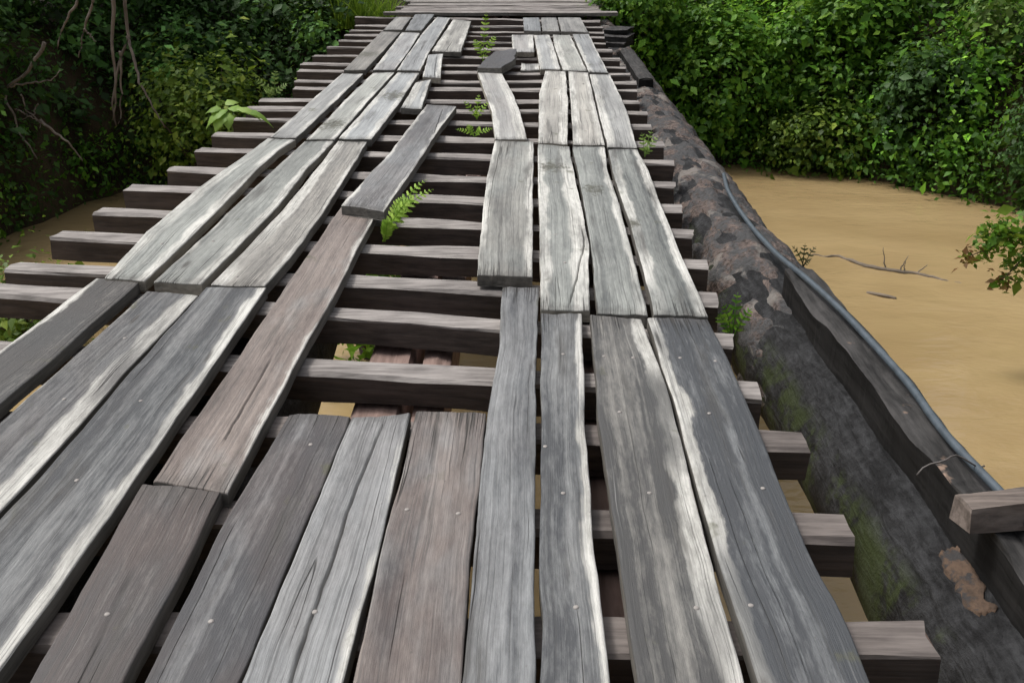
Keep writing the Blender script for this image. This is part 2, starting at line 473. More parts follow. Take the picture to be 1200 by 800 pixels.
def plank(name, L, Rt, z=(0, 0), look=(0, 0, 0.2, 0.5), crack=None, th=0.05, parent=bridge, wob=0.004, warp=0.006, sapside=False, frame=None):
    """L / Rt: edge points from the near end to the far end (image points laid back onto the deck level)."""
    PID[0] += 1
    pid = PID[0]
    zt = [z[0], z[1]]
    def lift(pts):
        n = len(pts)
        return [P(p[0], p[1], zt[0] + (zt[1] - zt[0]) * i / (n - 1)) for i, p in enumerate(pts)]
    l3, r3 = lift(L), lift(Rt)
    ln = ((l3[-1] - l3[0]).length + (r3[-1] - r3[0]).length) / 2
    N = max(10, min(80, int(ln / 0.045)))
    l3, r3 = resample(l3, N), resample(r3, N)
    wd = sum((a - b).length for a, b in zip(l3, r3)) / N
    e = min(0.1, 0.005 / wd)
    base_u = [0, e * 0.35, e, 2 * e] + [2 * e + (1 - 4 * e) * k / 8 for k in range(1, 8)] + [1 - 2 * e, 1 - e, 1 - e * 0.35, 1]
    drop_u = [0.005, 0.0013, 0, 0] + [0] * 7 + [0, 0, 0.0013, 0.005]
    ck = None
    if crack:
        cp = [P(a, b, z[0]) for a, b in crack]
        ck = []
        for k in range(N):
            c0 = l3[k].lerp(r3[k], 0.5)
            y = c0.y
            ys = [q.y for q in cp]
            xs = [q.x for q in cp]
            o_ = sorted(zip(ys, xs))
            x = np.interp(y, [a for a, _ in o_], [b for _, b in o_]) + 0.004 * nz(y * 14, pid)
            uu = (x - l3[k].x) / max(1e-6, (r3[k].x - l3[k].x))
            lo, hi = min(ys), max(ys)
            act = max(0.0, min(1.0, (y - lo) / 0.12, (hi - y) / 0.12))
            ck.append((min(0.93, max(0.07, uu)), act))
    verts, across, groove, uvs, endd = [], [], [], [], []
    ou, ov = pid * 3.17, pid * 7.31
    vlen = 0.0
    rows = []
    seq = [0, 0, 0] + list(range(1, N - 1)) + [N - 1, N - 1, N - 1]
    for si, k in enumerate(seq):
        a, b = l3[k].copy(), r3[k].copy()
        if k: vlen = (l3[k] - l3[0]).length
        enddrop = 0.005 if si in (0, len(seq) - 1) else 0.0
        inset = {1: 0.004, 2: 0.009, len(seq) - 2: -0.004, len(seq) - 3: -0.009}.get(si, 0)
        dirv = (l3[min(k + 1, N - 1)] - l3[max(k - 1, 0)]).normalized()
        a += dirv * inset; b += dirv * inset
        tt = k / (N - 1)
        a.x += wob * 1.4 * fbm(vlen * 3.1, pid * 1.7); b.x += wob * 1.4 * fbm(vlen * 3.1, pid * 1.7 + 50)
        if si in (0, 1): 
            pass
        cols = list(zip(base_u, drop_u, [0] * len(base_u)))
        if ck:
            uc, act = ck[k]
            g = 0.0045 / wd
            ncl = sum(1 for u in base_u if u < 0.499)
            left = [(u * (uc - g) / 0.5, d, 0) for u, d in zip(base_u, drop_u) if u < 0.499]
            right = [(1 - (1 - u) * (1 - uc - g) / 0.5, d, 0) for u, d in zip(base_u, drop_u) if u > 0.501]
            left = [(u if d == 0 else u, d, q) for u, d, q in left]
            left = [q for q in left if q[0] < uc - 2.4 * g]; right = [q for q in right if q[0] > uc + 2.4 * g]
            while len(left) < ncl: left.append((left[-1][0] + 1e-4, 0, 0))
            while len(right) < ncl: right.insert(0, (right[0][0] - 1e-4, 0, 0))
            cols = left + [(uc - 2.2 * g, 0, 0), (uc - g, 0, 0), (uc, 0.022 * act, act), (uc + g, 0, 0), (uc + 2.2 * g, 0, 0)] + right
        row = []
        for u, d, gq in cols:
            p = a.lerp(b, u)
            p.z += -d - enddrop + warp * (fbm(u * 1.3 + pid, vlen * 0.8, 2.2, 2)) + 0.0016 * nz(u * 9 + pid, vlen * 2.4) - 0.006 * math.sin(math.pi * u) * nz(pid * 3.3, 1.1)
            if si < 3: p.y += 0.007 * nz(u * 6 + pid, 4.4)
            if si >= len(seq) - 3: p.y += 0.009 * nz(u * 6 + pid, 8.4)
            row.append(len(verts)); verts.append(p); across.append(u); groove.append(gq); endd.append(min(vlen, ln - vlen))
            uvs.append((ou + u * wd, ov + vlen))
        rows.append(row)
    faces, mi = [], []
    for r0, r1 in zip(rows[:-1], rows[1:]):
        for i in range(len(r0) - 1):
            faces.append((r0[i], r0[i + 1], r1[i + 1], r1[i])); mi.append(0)
    # underside ring and sides
    nb = len(rows[0])
    def down(i):
        p = verts[i].copy(); p.z -= th - 0.006
        verts.append(p); across.append(across[i]); groove.append(0); endd.append(endd[i]); uvs.append((uvs[i][0] + 0.06, uvs[i][1]))
        return len(verts) - 1
    ldn = [down(r[0]) for r in rows]; rdn = [down(r[-1]) for r in rows]
    ndn = [ldn[0]] + [down(i) for i in rows[0][1:-1]] + [rdn[0]]
    fdn = [ldn[-1]] + [down(i) for i in rows[-1][1:-1]] + [rdn[-1]]
    for j in range(len(rows) - 1):
        faces.append((rows[j][0], rows[j + 1][0], ldn[j + 1], ldn[j])); mi.append(1)
        faces.append((rows[j][-1], rdn[j], rdn[j + 1], rows[j + 1][-1])); mi.append(1)
        faces.append((ldn[j], ldn[j + 1], rdn[j + 1], rdn[j])); mi.append(1)
    for i in range(nb - 1):
        faces.append((rows[0][i], ndn[i], ndn[i + 1], rows[0][i + 1])); mi.append(1)
        faces.append((rows[-1][i], rows[-1][i + 1], fdn[i + 1], fdn[i])); mi.append(1)
    o = mesh_obj(name, verts, faces, [M_TOP, M_SIDEP if sapside else M_SIDE], None, mi)
    me = o.data
    at = me.attributes.new('across', 'FLOAT', 'POINT'); at.data.foreach_set('value', across)
    vy = random.choice(((1.0, 1.0, 1.0), (0.98, 1.0, 1.02), (1.05, 1.01, 0.95), (0.98, 1.01, 0.97), (0.90, 0.93, 0.97), (1.06, 1.03, 1.0)))
    at = me.attributes.new('vary', 'FLOAT_COLOR', 'POINT'); at.data.foreach_set('color', (list(vy) + [1.0]) * len(verts))
    sp = [min(1.0, sum(math.exp(-((q.x - c_.x) ** 2 + ((q.y - c_.y) * 0.6) ** 2) / (r_ * r_)) for c_, r_ in SPOTS)) for q in verts]
    at = me.attributes.new('spot', 'FLOAT', 'POINT'); at.data.foreach_set('value', sp)
    at = me.attributes.new('endd', 'FLOAT', 'POINT'); at.data.foreach_set('value', endd)
    at = me.attributes.new('groove', 'FLOAT', 'POINT'); at.data.foreach_set('value', groove)
    at = me.attributes.new('look', 'FLOAT_COLOR', 'POINT'); at.data.foreach_set('color', list(look) * len(verts))
    uvl = me.uv_layers.new(name='UVMap')
    li = np.empty(len(me.loops), dtype=np.int32); me.loops.foreach_get('vertex_index', li)
    uvl.data.foreach_set('uv', np.array(uvs, dtype=np.float32)[li].ravel())
    sm = [m == 0 for m in mi]
    me.polygons.foreach_set('use_smooth', sm)
    if parent: o.parent = parent
    return o


# nail heads -----------------------------------------------------
def nail_mesh():
    v, f = [], []
    n = 8
    for r, z in ((0.0072, 0.0), (0.0066, 0.0022), (0.0035, 0.0034)):
        for k in range(n):
            a = 2 * math.pi * k / n
            v.append((r * math.cos(a), r * math.sin(a), z))
    for j in range(2):
        for k in range(n):
            f.append((j * n + k, j * n + (k + 1) % n, (j + 1) * n + (k + 1) % n, (j + 1) * n + k))
    f.append(tuple(range(2 * n, 3 * n)))
    me = bpy.data.meshes.new('nail'); me.from_pydata(v, [], f); me.materials.append(M_NAIL)
    me.polygons.foreach_set('use_smooth', [True] * len(f)); me.update()
    return me


NAIL = nail_mesh()


def top_z(o, x, y):
    best, bz = 1e9, 0
    for v in o.data.vertices:
        d = (v.co.x - x) ** 2 + (v.co.y - y) ** 2
        if d < best: best, bz = d, v.co.z
    return bz


def nails(o, pts):
    for a, b in pts:
        p = P(a, b, 0.0)
        n = bpy.data.objects.new('nail', NAIL); COL.objects.link(n)
        n.parent = o
        n.location = (p.x, p.y, top_z(o, p.x, p.y) - 0.0004)
        n.rotation_euler = (random.uniform(-.15, .15), random.uniform(-.15, .15), random.uniform(0, 3))


# look = (sapwood left, sapwood right, brownness, lightness)
PL = [
 # --- near row, left track
 ([(-270, 620), (0, 410), (113, 325)], [(-165, 620), (0, 475), (164, 330)], (0, 0), (0.12, 0, 0.15, 0.31), None, []),
 ([(-150, 640), (0, 497), (172, 341)], [(-112, 720), (0, 601), (92, 500), (150, 430), (232, 345)], (-.006, -.006), (0.03, 0.30, 0.25, 0.40), None, [(146, 395), (75, 467)]),
 ([(-104, 722), (4, 605), (97, 503), (157, 430), (242, 336)], [(-75, 872), (0, 783), (100, 645), (202, 499), (312, 336)], (0.006, 0.0), (0, 0.17, 0.1, 0.40), None, [(165, 469), (90, 564)]),
 ([(-52, 950), (34, 800), (167, 567)], [(70, 950), (146, 800), (259, 576)], (0, 0), (0, 0, 0.55, 0.30), None, [(126, 721)]),
 ([(180, 564), (330, 342), (397, 246), (407, 231)], [(268, 576), (352, 414), (390, 350), (435, 261), (446, 240)], (-.002, -.004), (0, 0.08, 1.0, 0.58), [(318, 418), (283, 481), (262, 520)], []),
 ([(92, 950), (169, 800), (262, 612), (339, 485)], [(212, 950), (277, 800), (407, 500), (411, 487)], (-.003, 0), (0, 0, 0.45, 0.36), None, [(247, 727), (364, 521)]),
 ([(217, 950), (282, 800), (412, 489)], [(340, 950), (402, 798), (442, 650), (481, 484)], (0.004, 0.0), (0, 0.05, 0.2, 0.60), [(330, 830), (358, 740), (390, 650), (409, 590), (450, 492)], [(369, 716)]),
 ([(350, 950), (412, 800), (446, 650), (488, 482)], [(520, 950), (540, 800), (551, 660), (569, 483)], (0, 0.003), (0, 0, 0.8, 0.50), None, [(477, 598), (537, 602)]),
 ([(522, 950), (542, 800), (557, 632), (571, 490), (586, 395), (588, 336)], [(626, 950), (627, 800), (627, 640), (628, 471), (631, 336)], (0.002, -0.004), (0, 0.0, 0.12, 0.50), None, []),
 # --- near row, right track
 ([(633, 950), (633, 800), (634, 500), (634, 367)], [(740, 950), (716, 800), (696, 640), (686, 500), (682, 367)], (0, 0), (0, 0.20, 0.05, 0.43), None, [(660, 415), (660, 578), (639, 524), (675, 712)]),
 ([(778, 950), (748, 800), (724, 632), (702, 495), (692, 368)], [(927, 950), (873, 800), (829, 635), (797, 510), (780, 452), (752, 373)], (0.008, 0.004), (0, 0.24, 0.05, 0.36), None, [(708, 418), (742, 420), (726, 484), (761, 578), (816, 714)]),
 ([(936, 950), (889, 800), (836, 636), (798, 500), (759, 371)], [(1085, 950), (1021, 800), (985, 710), (945, 640), (905, 540), (857, 428), (830, 373)], (0.004, 0.004), (0.17, 0, 0.05, 0.32), None, [(797, 421), (838, 424), (831, 486), (894, 573), (880, 709)]),
 # --- second row, right track
 ([(634, 362), (632, 260), (630, 169)], [(691, 363), (690, 285), (682, 245), (672, 200), (667, 172)], (0.008, 0.002), (0.22, 0.36, 0.0, 0.62), [(667, 358), (676, 325), (684, 285), (684, 262)], [(651, 275), (662, 309)]),
 ([(700, 366), (693, 290), (686, 245), (677, 200), (671, 172)], [(759, 369), (750, 332), (727, 242), (712, 200), (709, 172)], (0.004, 0), (0, 0.20, 0.0, 0.56), None, []),
 ([(767, 368), (755, 320), (735, 250), (718, 200), (713, 175)], [(830, 371), (802, 307), (777, 245), (760, 200), (747, 175)], (0.008, 0.0), (0.26, 0.22, 0.0, 0.50), None, []),
 # --- wide centre board and the twisted one behind it
 ([(559, 322), (561, 300), (567, 232), (572, 200), (580, 165)], [(624, 324), (624, 275), (625, 200), (625, 166)], (0.014, 0.0), (0.10, 0.14, 0.25, 0.58), None, []),
 ([(580, 163), (576, 130), (567, 105), (559, 82)], [(618, 163), (610, 132), (600, 107), (586, 82)], (0, 0.006), (0.18, 0.34, 0.2, 0.72), None, []),
 ([(601, 61), (600, 41)], [(626, 61), (625, 41)], (0.012, 0.01), (0.1, 0.3, 0.35, 0.78), None, []),
 # --- second row, left track
 ([(122, 325), (160, 285), (171, 272), (230, 222), (314, 162)], [(170, 329), (240, 262), (280, 222), (300, 200), (325, 177), (346, 163)], (0.010, 0.002), (0.32, 0.26, 0.0, 0.64), None, [(190, 287)]),
 ([(180, 330), (357, 165)], [(237, 332), (285, 282), (325, 242), (362, 195), (391, 165)], (0.010, 0.0), (0.06, 0.22, 0.05, 0.58), None, [(250, 285)]),
 ([(247, 333), (290, 290), (350, 225), (396, 165)], [(311, 334), (340, 302), (380, 248), (410, 200), (430, 166)], (0.010, 0.0), (0.30, 0.12, 0.1, 0.60), None, [(315, 291), (278, 326)]),
 # --- third row, left
 ([(317, 160), (401, 86)], [(347, 161), (397, 115), (426, 86)], (0.004, 0), (0.1, 0.2, 0.0, 0.66), None, []),
 ([(359, 163), (437, 85)], [(392, 163), (462, 85)], (0.004, 0), (0.2, 0.2, 0.1, 0.74), None, []),
 ([(397, 162), (466, 85)], [(435, 163), (465, 125), (491, 86)], (0.004, 0), (0.2, 0.2, 0.0, 0.78), None, []),
 ([(470, 126), (487, 97)], [(494, 127), (505, 93)], (0.012, 0.01), (0.5, 0.2, 0.0, 0.66), None, []),
 # --- third row, right
 ([(631, 167), (632, 110), (639, 83)], [(665, 169), (666, 122), (663, 84)], (0.004, 0), (0.2, 0.26, 0.05, 0.76), None, []),
 ([(672, 169), (669, 122), (666, 84)], [(709, 170), (700, 132), (689, 85)], (0.004, 0), (0.26, 0.2, 0.05, 0.74), None, []),
 ([(712, 172), (703, 135), (691, 87)], [(747, 173), (735, 130), (715, 87)], (0.004, 0), (0.3, 0.1, 0.05, 0.70), None, []),
 # --- fourth row, right
 ([(633, 81), (626, 41)], [(657, 81), (649, 55), (644, 41)], (0.002, 0), (0.2, 0.3, 0.1, 0.74), None, []),
 ([(660, 82), (650, 55), (648, 41)], [(688, 83), (668, 41)], (0.002, 0), (0.3, 0.1, 0.2, 0.72), None, []),
 ([(690, 84), (671, 40)], [(713, 85), (690, 40)], (0.002, 0), (0.2, 0.1, 0.1, 0.66), None, []),
 # --- fourth row, left
 ([(403, 82), (425, 59), (447, 37)], [(428, 82), (469, 38)], (0.004, 0), (0, 0, 0.15, 0.52), None, []),
 ([(437, 82), (471, 38)], [(462, 82), (474, 67), (492, 39)], (0.002, 0), (0.2, 0.1, 0.25, 0.74), None, []),
 ([(465, 82), (495, 39), (512, 20)], [(492, 83), (503, 61), (528, 21)], (0.006, 0), (0.1, 0.1, 0.1, 0.66), None, []),
 ([(506, 60), (531, 23)], [(540, 61), (552, 25)], (0.012, 0.004), (0.2, 0.2, 0.0, 0.62), [(523, 60), (530, 48)], []),
 ([(495, 90), (502, 64)], [(516, 91), (519, 63)], (0.010, 0.008), (0.1, 0.3, 0.0, 0.64), [(509, 90), (512, 64)], []),
 ([(449, 35), (464, 20)], [(471, 35), (482, 20)], (0.004, 0), (0, 0, 0.1, 0.56), None, []),
 ([(475, 36), (486, 17)], [(494, 36), (509, 17)], (0.004, 0), (0, 0, 0.05, 0.52), None, []),
 ([(614, 36), (613, 21)], [(634, 37), (632, 21)], (0.004, 0), (0, 0, 0.0, 0.56), None, []),
 ([(636, 37), (634, 21)], [(656, 37), (652, 21)], (0.004, 0), (0, 0, 0.0, 0.54), None, []),
 ([(658, 37), (654, 21)], [(690, 38), (680, 21)], (0.004, 0), (0, 0, 0.05, 0.54), None, []),
 ([(610, 82), (611, 74)], [(632, 82), (632, 75)], (-.03, -.03), (0.2, 0.2, 0.0, 0.60), None, []),
]
for L, Rt, z, look, crack, nl in PL:
    o = plank('plank', L, Rt, z, look, crack, sapside=(look[1] > 0.2 and look[3] > 0.55))
    nails(o, nl)


# beams of rectangular section ------------------------------------
def beam(name, a, b, w, h, mats, parent=None, seg=10, jit=0.006, seed=0, updir=Vector((0, 0, 1)), taper=0.0):
    """a, b: centre of the top face at both ends. mats = top, sides, ends"""
    d = (b - a).normalized()
    s = d.cross(updir).normalized()
    up = s.cross(d).normalized()
    ch = min(w, h) * 0.09
    prof = [(-w / 2, -h), (-w / 2, -ch), (-w / 2 + ch, 0), (0, 0.0), (w / 2 - ch, 0), (w / 2, -ch), (w / 2, -h)]
    verts, faces, mi = [], [], []
    n = len(prof)
    LB_ = (b - a).length
    for k in range(seg + 1):
        c = a.lerp(b, k / seg)
        m = k / seg * LB_ * 2.2
        for j, (x, y) in enumerate(prof):
            q = c + s * (x * (1 + taper * fbm(k * 0.5, seed, j)) + jit * (nz(m + seed * 3.1, j * 0.9) + 0.45 * nz(m * 3.3, j * 1.9, seed))) + up * (y + jit * (nz(m + seed * 5.7, j * 0.8, 4.4) + 0.4 * nz(m * 3.1, j * 2.3, seed + 4.4)))
            if k in (0, seg): q += d * jit * 1.2 * nz(j * 1.3, seed * 2.2, k)
            verts.append(q)
    for k in range(seg):
        for j in range(n):
            j2 = (j + 1) % n
            faces.append((k * n + j, (k + 1) * n + j, (k + 1) * n + j2, k * n + j2))
            mi.append(0 if 1 <= j <= 4 else 1)
    faces.append(tuple(range(n))); mi.append(2)
    faces.append(tuple(reversed(range(seg * n, seg * n + n)))); mi.append(2)
    return mesh_obj(name, verts, faces, mats, parent, mi)


TZ = -0.056
# back top edge of each cross beam: left end, right end (image), width
TIES = [((-330, 1090), (1330, 1120)), ((-300, 872), (1200, 892)), ((-200, 712), (1078, 724)), ((-150, 574), (988, 600)), ((-100, 476), (940, 503)), ((-60, 393), (888, 446)),
        ((-20, 330), (859, 390)), ((24, 305), (840, 341)), ((74, 269), (829, 302)), ((122, 242), (812, 268)), ((157, 215), (799, 238)),
        ((205, 194), (790, 212)), ((237, 172), (789, 187)), ((256, 154), (778, 166)), ((278, 136), (763, 145)), ((293, 124), (758, 130)), ((307, 115), (748, 117)),
        ((347, 101), (746, 104)), ((349, 93), (745, 95)), ((352, 81), (738, 86)), ((356, 73), (733, 78)), ((369, 64), (726, 68)), ((386, 54), (718, 58)), ((400, 46), (713, 50)),
        ((406, 40), (710, 43)), ((412, 35), (708, 37)), ((418, 29), (706, 31)), ((419, 19), (704, 24))]
for i, (l, r) in enumerate(TIES):
    a, b = P(*l, TZ), P(*r, TZ)
    w = 0.138 + 0.035 * nz(i * 2.37, 1.0)
    d = (b - a).normalized()
    off = Vector((d.y, -d.x, 0)) * w / 2          # towards the viewer
    dz = 0.004 * nz(i * 1.1, 7.0) - 0.002
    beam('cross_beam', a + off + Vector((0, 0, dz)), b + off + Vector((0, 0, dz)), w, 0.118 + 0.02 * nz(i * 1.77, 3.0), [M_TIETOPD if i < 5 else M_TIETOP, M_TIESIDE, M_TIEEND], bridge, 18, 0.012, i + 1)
# cross boards laid side by side at the far end
yy = 15.75
k = 0
while yy < 21:
    w = 0.21 + 0.07 * random.random()
    x0, x1 = -1.9 - 0.3 * random.random(), 1.1 + 0.35 * random.random()
    beam('cross_board', Vector((x0, yy + w / 2, 0.004 + 0.012 * random.random())), Vector((x1, yy + w / 2 + 0.03, 0.004 + 0.012 * random.random())), w - 0.015, 0.05,
         [M_TIETOPD if k % 3 == 1 else M_TIETOP, M_SIDE, M_TIEEND], bridge, 10, 0.012, 60 + k)
    yy += w; k += 1

# stringers below the deck
for x0, x1, w in ((-0.54, -0.56, 0.18), (-0.36, -0.35, 0.11), (0.30, 0.32, 0.34)):
    beam('stringer', Vector((x0, -4, -0.20)), Vector((x1, 19.5, -0.20)), w, 0.22, [M_STRINGER, M_STRINGER, M_STRINGER], bridge, 30, 0.015, int(x0 * 100))


def tube(pts, rad, seg=10, jit=0.0, seed=0, cap=True):
    """pts: Vectors; rad: list of radii -> verts, faces"""
    v, f = [], []
    n = len(pts)
    for k, p in enumerate(pts):
        d = (pts[min(k + 1, n - 1)] - pts[max(k - 1, 0)]).normalized()
        ref = Vector((0, 0, 1)) if abs(d.z) < 0.9 else Vector((1, 0, 0))
        s = d.cross(ref).normalized(); u = s.cross(d)
        for j in range(seg):
            a = 2 * math.pi * j / seg
            rr = rad[k] * (1 + jit * fbm(math.cos(a) * 1.2 + seed, math.sin(a) * 1.2 + seed, k * 0.35))
            v.append(p + s * (rr * math.cos(a)) + u * (rr * math.sin(a)))
    for k in range(n - 1):
        for j in range(seg):
            j2 = (j + 1) % seg
            f.append((k * seg + j, k * seg + j2, (k + 1) * seg + j2, (k + 1) * seg + j))
    if cap:
        f.append(tuple(reversed(range(seg)))); f.append(tuple(range((n - 1) * seg, n * seg)))
    return v, f


# log girder hidden under the left track
lp = [Vector((-1.06 - 0.012 * k + 0.05 * nz(k * .3, 2), -4 + 0.5 * k, -0.53 + 0.015 * nz(k * .5, 5))) for k in range(48)]
v, f = tube(lp, [0.33 - 0.001 * k for k in range(48)], 28, 0.06, 6)
mesh_obj('log_girder', v, f, M_LOG, bridge, smooth=True)

# great log girder on the right ------------------------------------
LOGX = [(-4, 1.37), (2, 1.36), (3.3, 1.345), (4.6, 1.275), (6, 1.225), (9, 1.20), (13, 1.18), (20, 1.15)]
LR = 0.275
LOGC = [Vector((pl(LOGX, q), q, -0.19)) for q in [-4 + 0.5 * k for k in range(49)]]
ax = resample([p - Vector((0, 0, LR)) for p in LOGC], 150)
lr = [LR * (1.0 + 0.05 * k / 149) for k in range(150)]
v, f = tube(ax, lr, 40, 0.05, 3)
log = mesh_obj('log_girder', v, f, M_LOG, bridge, smooth=True)
# bark still clinging to the far half: a shell that dives below the wood where it has fallen off
v, f = [], []
seg = 56
axb = resample([p - Vector((0, 0, LR)) for p in LOGC], 420)
ks = [k for k in range(420) if axb[k].y > 3.6]
for k in ks:
    p = axb[k]; y = p.y
    d = (axb[min(k + 1, 419)] - axb[max(k - 1, 0)]).normalized()
    s = d.cross(Vector((0, 0, 1))).normalized(); u = s.cross(d)
    r0 = LR * (1.0 + 0.05 * k / 419)
    for j in range(seg):
        a = 2 * math.pi * j / seg
        base = r0 * (1 + 0.05 * fbm(math.cos(a) * 1.2 + 3, math.sin(a) * 1.2 + 3, k * 149 / 419 * 0.35))
        m = fbm(math.cos(a) * 2.3 + 11, math.sin(a) * 2.3, y * 2.9, 5) + min(1.0, (y - 4.3) * 0.7) * 0.42
        m = max(0.0, min(1.0, m * 2.2 + 0.25))
        rr = base - 0.03 + m * (0.048 + 0.016 * fbm(math.cos(a) * 5, math.sin(a) * 5, y * 8, 4))
        v.append(p + s * (rr * math.cos(a)) + u * (rr * math.sin(a)))
for k in range(len(ks) - 1):
    for j in range(seg):
        j2 = (j + 1) % seg
        f.append((k * seg + j, k * seg + j2, (k + 1) * seg + j2, (k + 1) * seg + j))
bark = mesh_obj('bark', v, f, M_BARK, None, smooth=True)
bark.parent = log
# one last flake of bark on the bare near end
fc = P(1078, 690, -0.19)
v, f = [], []
NX, NY = 10, 22
for j in range(NY):
    for i in range(NX):
        t_, s_ = j / (NY - 1) - 0.5, i / (NX - 1) - 0.5
        wid = 0.07 * (1 - 1.2 * t_ * t_) * (1 + 0.5 * nz(j * 0.5, 3.3))
        x = s_ * wid + 0.02 * nz(j * 0.35, 1.2)
        edge = max(abs(s_), abs(t_)) > 0.46
        v.append(Vector((x + 0.02 * t_, t_ * 0.30 + 0.012 * nz(i * 0.8, 2), (-0.03 if edge else 0.011 + 0.006 * nz(i * .9, j * .7)))))
rot = (ax[18] - ax[14]).normalized()
best = min(range(150), key=lambda k: abs(ax[k].y - fc.y))
cx = ax[best]
fx = -0.13
for p in v:
    y = cx.y + p.y
    kk = min(range(150), key=lambda k: abs(ax[k].y - y))
    dx = fx + p.x
    p.z = ax[kk].z + math.sqrt(max(0.0, lr[kk] ** 2 - dx * dx)) + p.z
    p.x = ax[kk].x + dx
    p.y = y
for j in range(NY - 1):
    for i in range(NX - 1):
        f.append((j * NX + i, j * NX + i + 1, (j + 1) * NX + i + 1, (j + 1) * NX + i))
fl = mesh_obj('bark_flake', v, f, M_FLAKE, None, smooth=True)
fl.parent = log

# dark edge timber lying along the outer flank of the log
e0, e1 = P(1133, 555, -0.06), P(938, 318, -0.06)
fd = (e1 - e0).normalized(); fs = fd.cross(Vector((0, 0, 1)))
ea, eb_ = e0 - fd * 3.6, e1
edge = beam('edge_timber', ea, eb_, 0.15, 0.22, [M_BEAMTOP, M_DARKBEAM, M_DARKBEAM], bridge, 110, 0.022, 91)

# things left lying on the bridge -----------------------------------
o = plank('loose_plank', [(400, 240), (460, 175), (500, 122)], [(450, 247), (485, 197), (512, 155), (535, 125)], (0.052, 0.006), (0.1, 0.1, 0.3, 0.50), [(519, 120), (514, 136), (509, 150)], parent=None)
tag(o, 'loose grey plank lying askew on top of a brown plank, notched at its far end', 'plank')
o = plank('loose_plank', [(560, 79), (568, 70), (580, 60)], [(588, 80), (604, 68), (605, 57)], (0.056, 0.056), (0, 0, 0.3, 0.22), None, th=0.075, parent=None, wob=0.012)
tag(o, 'short thick dark grey board lying crosswise at the head of the twisted plank', 'plank')
a, b = P(757, 92, -0.10), P(735, 58, -0.08)
o = beam('timber_offcut', a, b, 0.15, 0.14, [M_BEAMTOP, M_DARKBEAM, M_DARKBEAM], None, 14, 0.02, 33)
tag(o, 'short blackened squared timber lying lengthwise on the bark covered log', 'timber')
for q, (z, lx, rx, yq, lab) in enumerate(((-0.02, 716, 737, 46, 'lowest dark board of the small stack at far right end of deck'),
                                     (0.045, 713, 739, 45, 'middle dark board of the small stack at far right end of deck'),
                                     (0.11, 712, 738, 43, 'topmost grey board of the small stack at far right end of deck'))):
    a, b = P(lx, yq, 0.0), P(rx, yq + 1, 0.0)
    a.z = b.z = z
    o = beam('stacked_board', a, b, 0.42, 0.056, [M_BEAMTOP, M_DARKBEAM, M_DARKBEAM], None, 6, 0.012, 40 + q)
    tag(o, lab, 'board', 'boards stacked at the far right of the deck')
a, b = P(1130, 588, 0.03), P(1290, 572, 0.03)
o = beam('timber_block', a, b, 0.09, 0.072, [M_BLOCK, M_BLOCK, M_BLOCK], None, 24, 0.011, 78)
tag(o, 'rough brown split timber block laid across the dark edge timber beside the pipe', 'timber')

# pipe --------------------------------------------------------------
def on_log(px, py, gap=0.02):
    """first point of the sight line that touches the log's upper flank"""
    best, bd = None, 1e9
    for q in range(120):
        p = P(px, py, -0.02 - 0.004 * q)
        d = math.hypot(p.x - pl(LOGX, p.y), p.z + 0.19 + LR) - LR * 1.05 - gap
        if d <= 0.005: return p
        if d < bd: best, bd = p, d
    return best


pp = [on_log(848, 203), on_log(852, 222), on_log(866, 246), on_log(884, 270)] + [P(912, 300, -0.07), P(945, 326, -0.022), P(985, 362, -0.022),
      P(1030, 410, -0.022), P(1068, 452, -0.024), P(1100, 500, -0.024), P(1128, 532, -0.024), P(1172, 575, -0.024), P(1230, 640, -0.024), P(1330, 780, -0.024)]
pp = resample(pp, 80)
pp = [sum((pp[max(0, min(79, k + q))] for q in (-2, -1, 0, 1, 2)), Vector()) / 5 for k in range(80)]
v, f = tube(pp, [0.0135] * 80, 14)
o = mesh_obj('water_pipe', v, f, M_PIPE, None, smooth=True)
tag(o, 'thin blue grey plastic pipe snaking along the log and edge timber', 'pipe')
# twisted wire tying the pipe down
for q, (px, py) in enumerate([(1112, 540)]):
    c = P(px, py, 0.0)
    pts = [c + Vector((-0.10 + 0.02 * t_, -0.03 + 0.004 * t_ + 0.01 * math.sin(t_ * 1.3), -0.03 + 0.05 * math.sin(min(1, t_ / 10) * math.pi))) for t_ in range(12)]
    v, f = tube(pts, [0.0028] * 12, 6)
    w_ = mesh_obj('tie_wire', v, f, M_WIRE, None, smooth=True); w_.parent = o

# ------------------------------------------------------------------ foliage
TV = np.array([(0, 0, 0), (-0.30, 0.42, 0.07), (0.30, 0.42, 0.07), (0, 1.0, -0.10), (0, 0.45, 0.0)], dtype=np.float32)
TF = np.array([(0, 4, 1), (0, 2, 4), (1, 4, 3), (4, 2, 3)], dtype=np.int32)


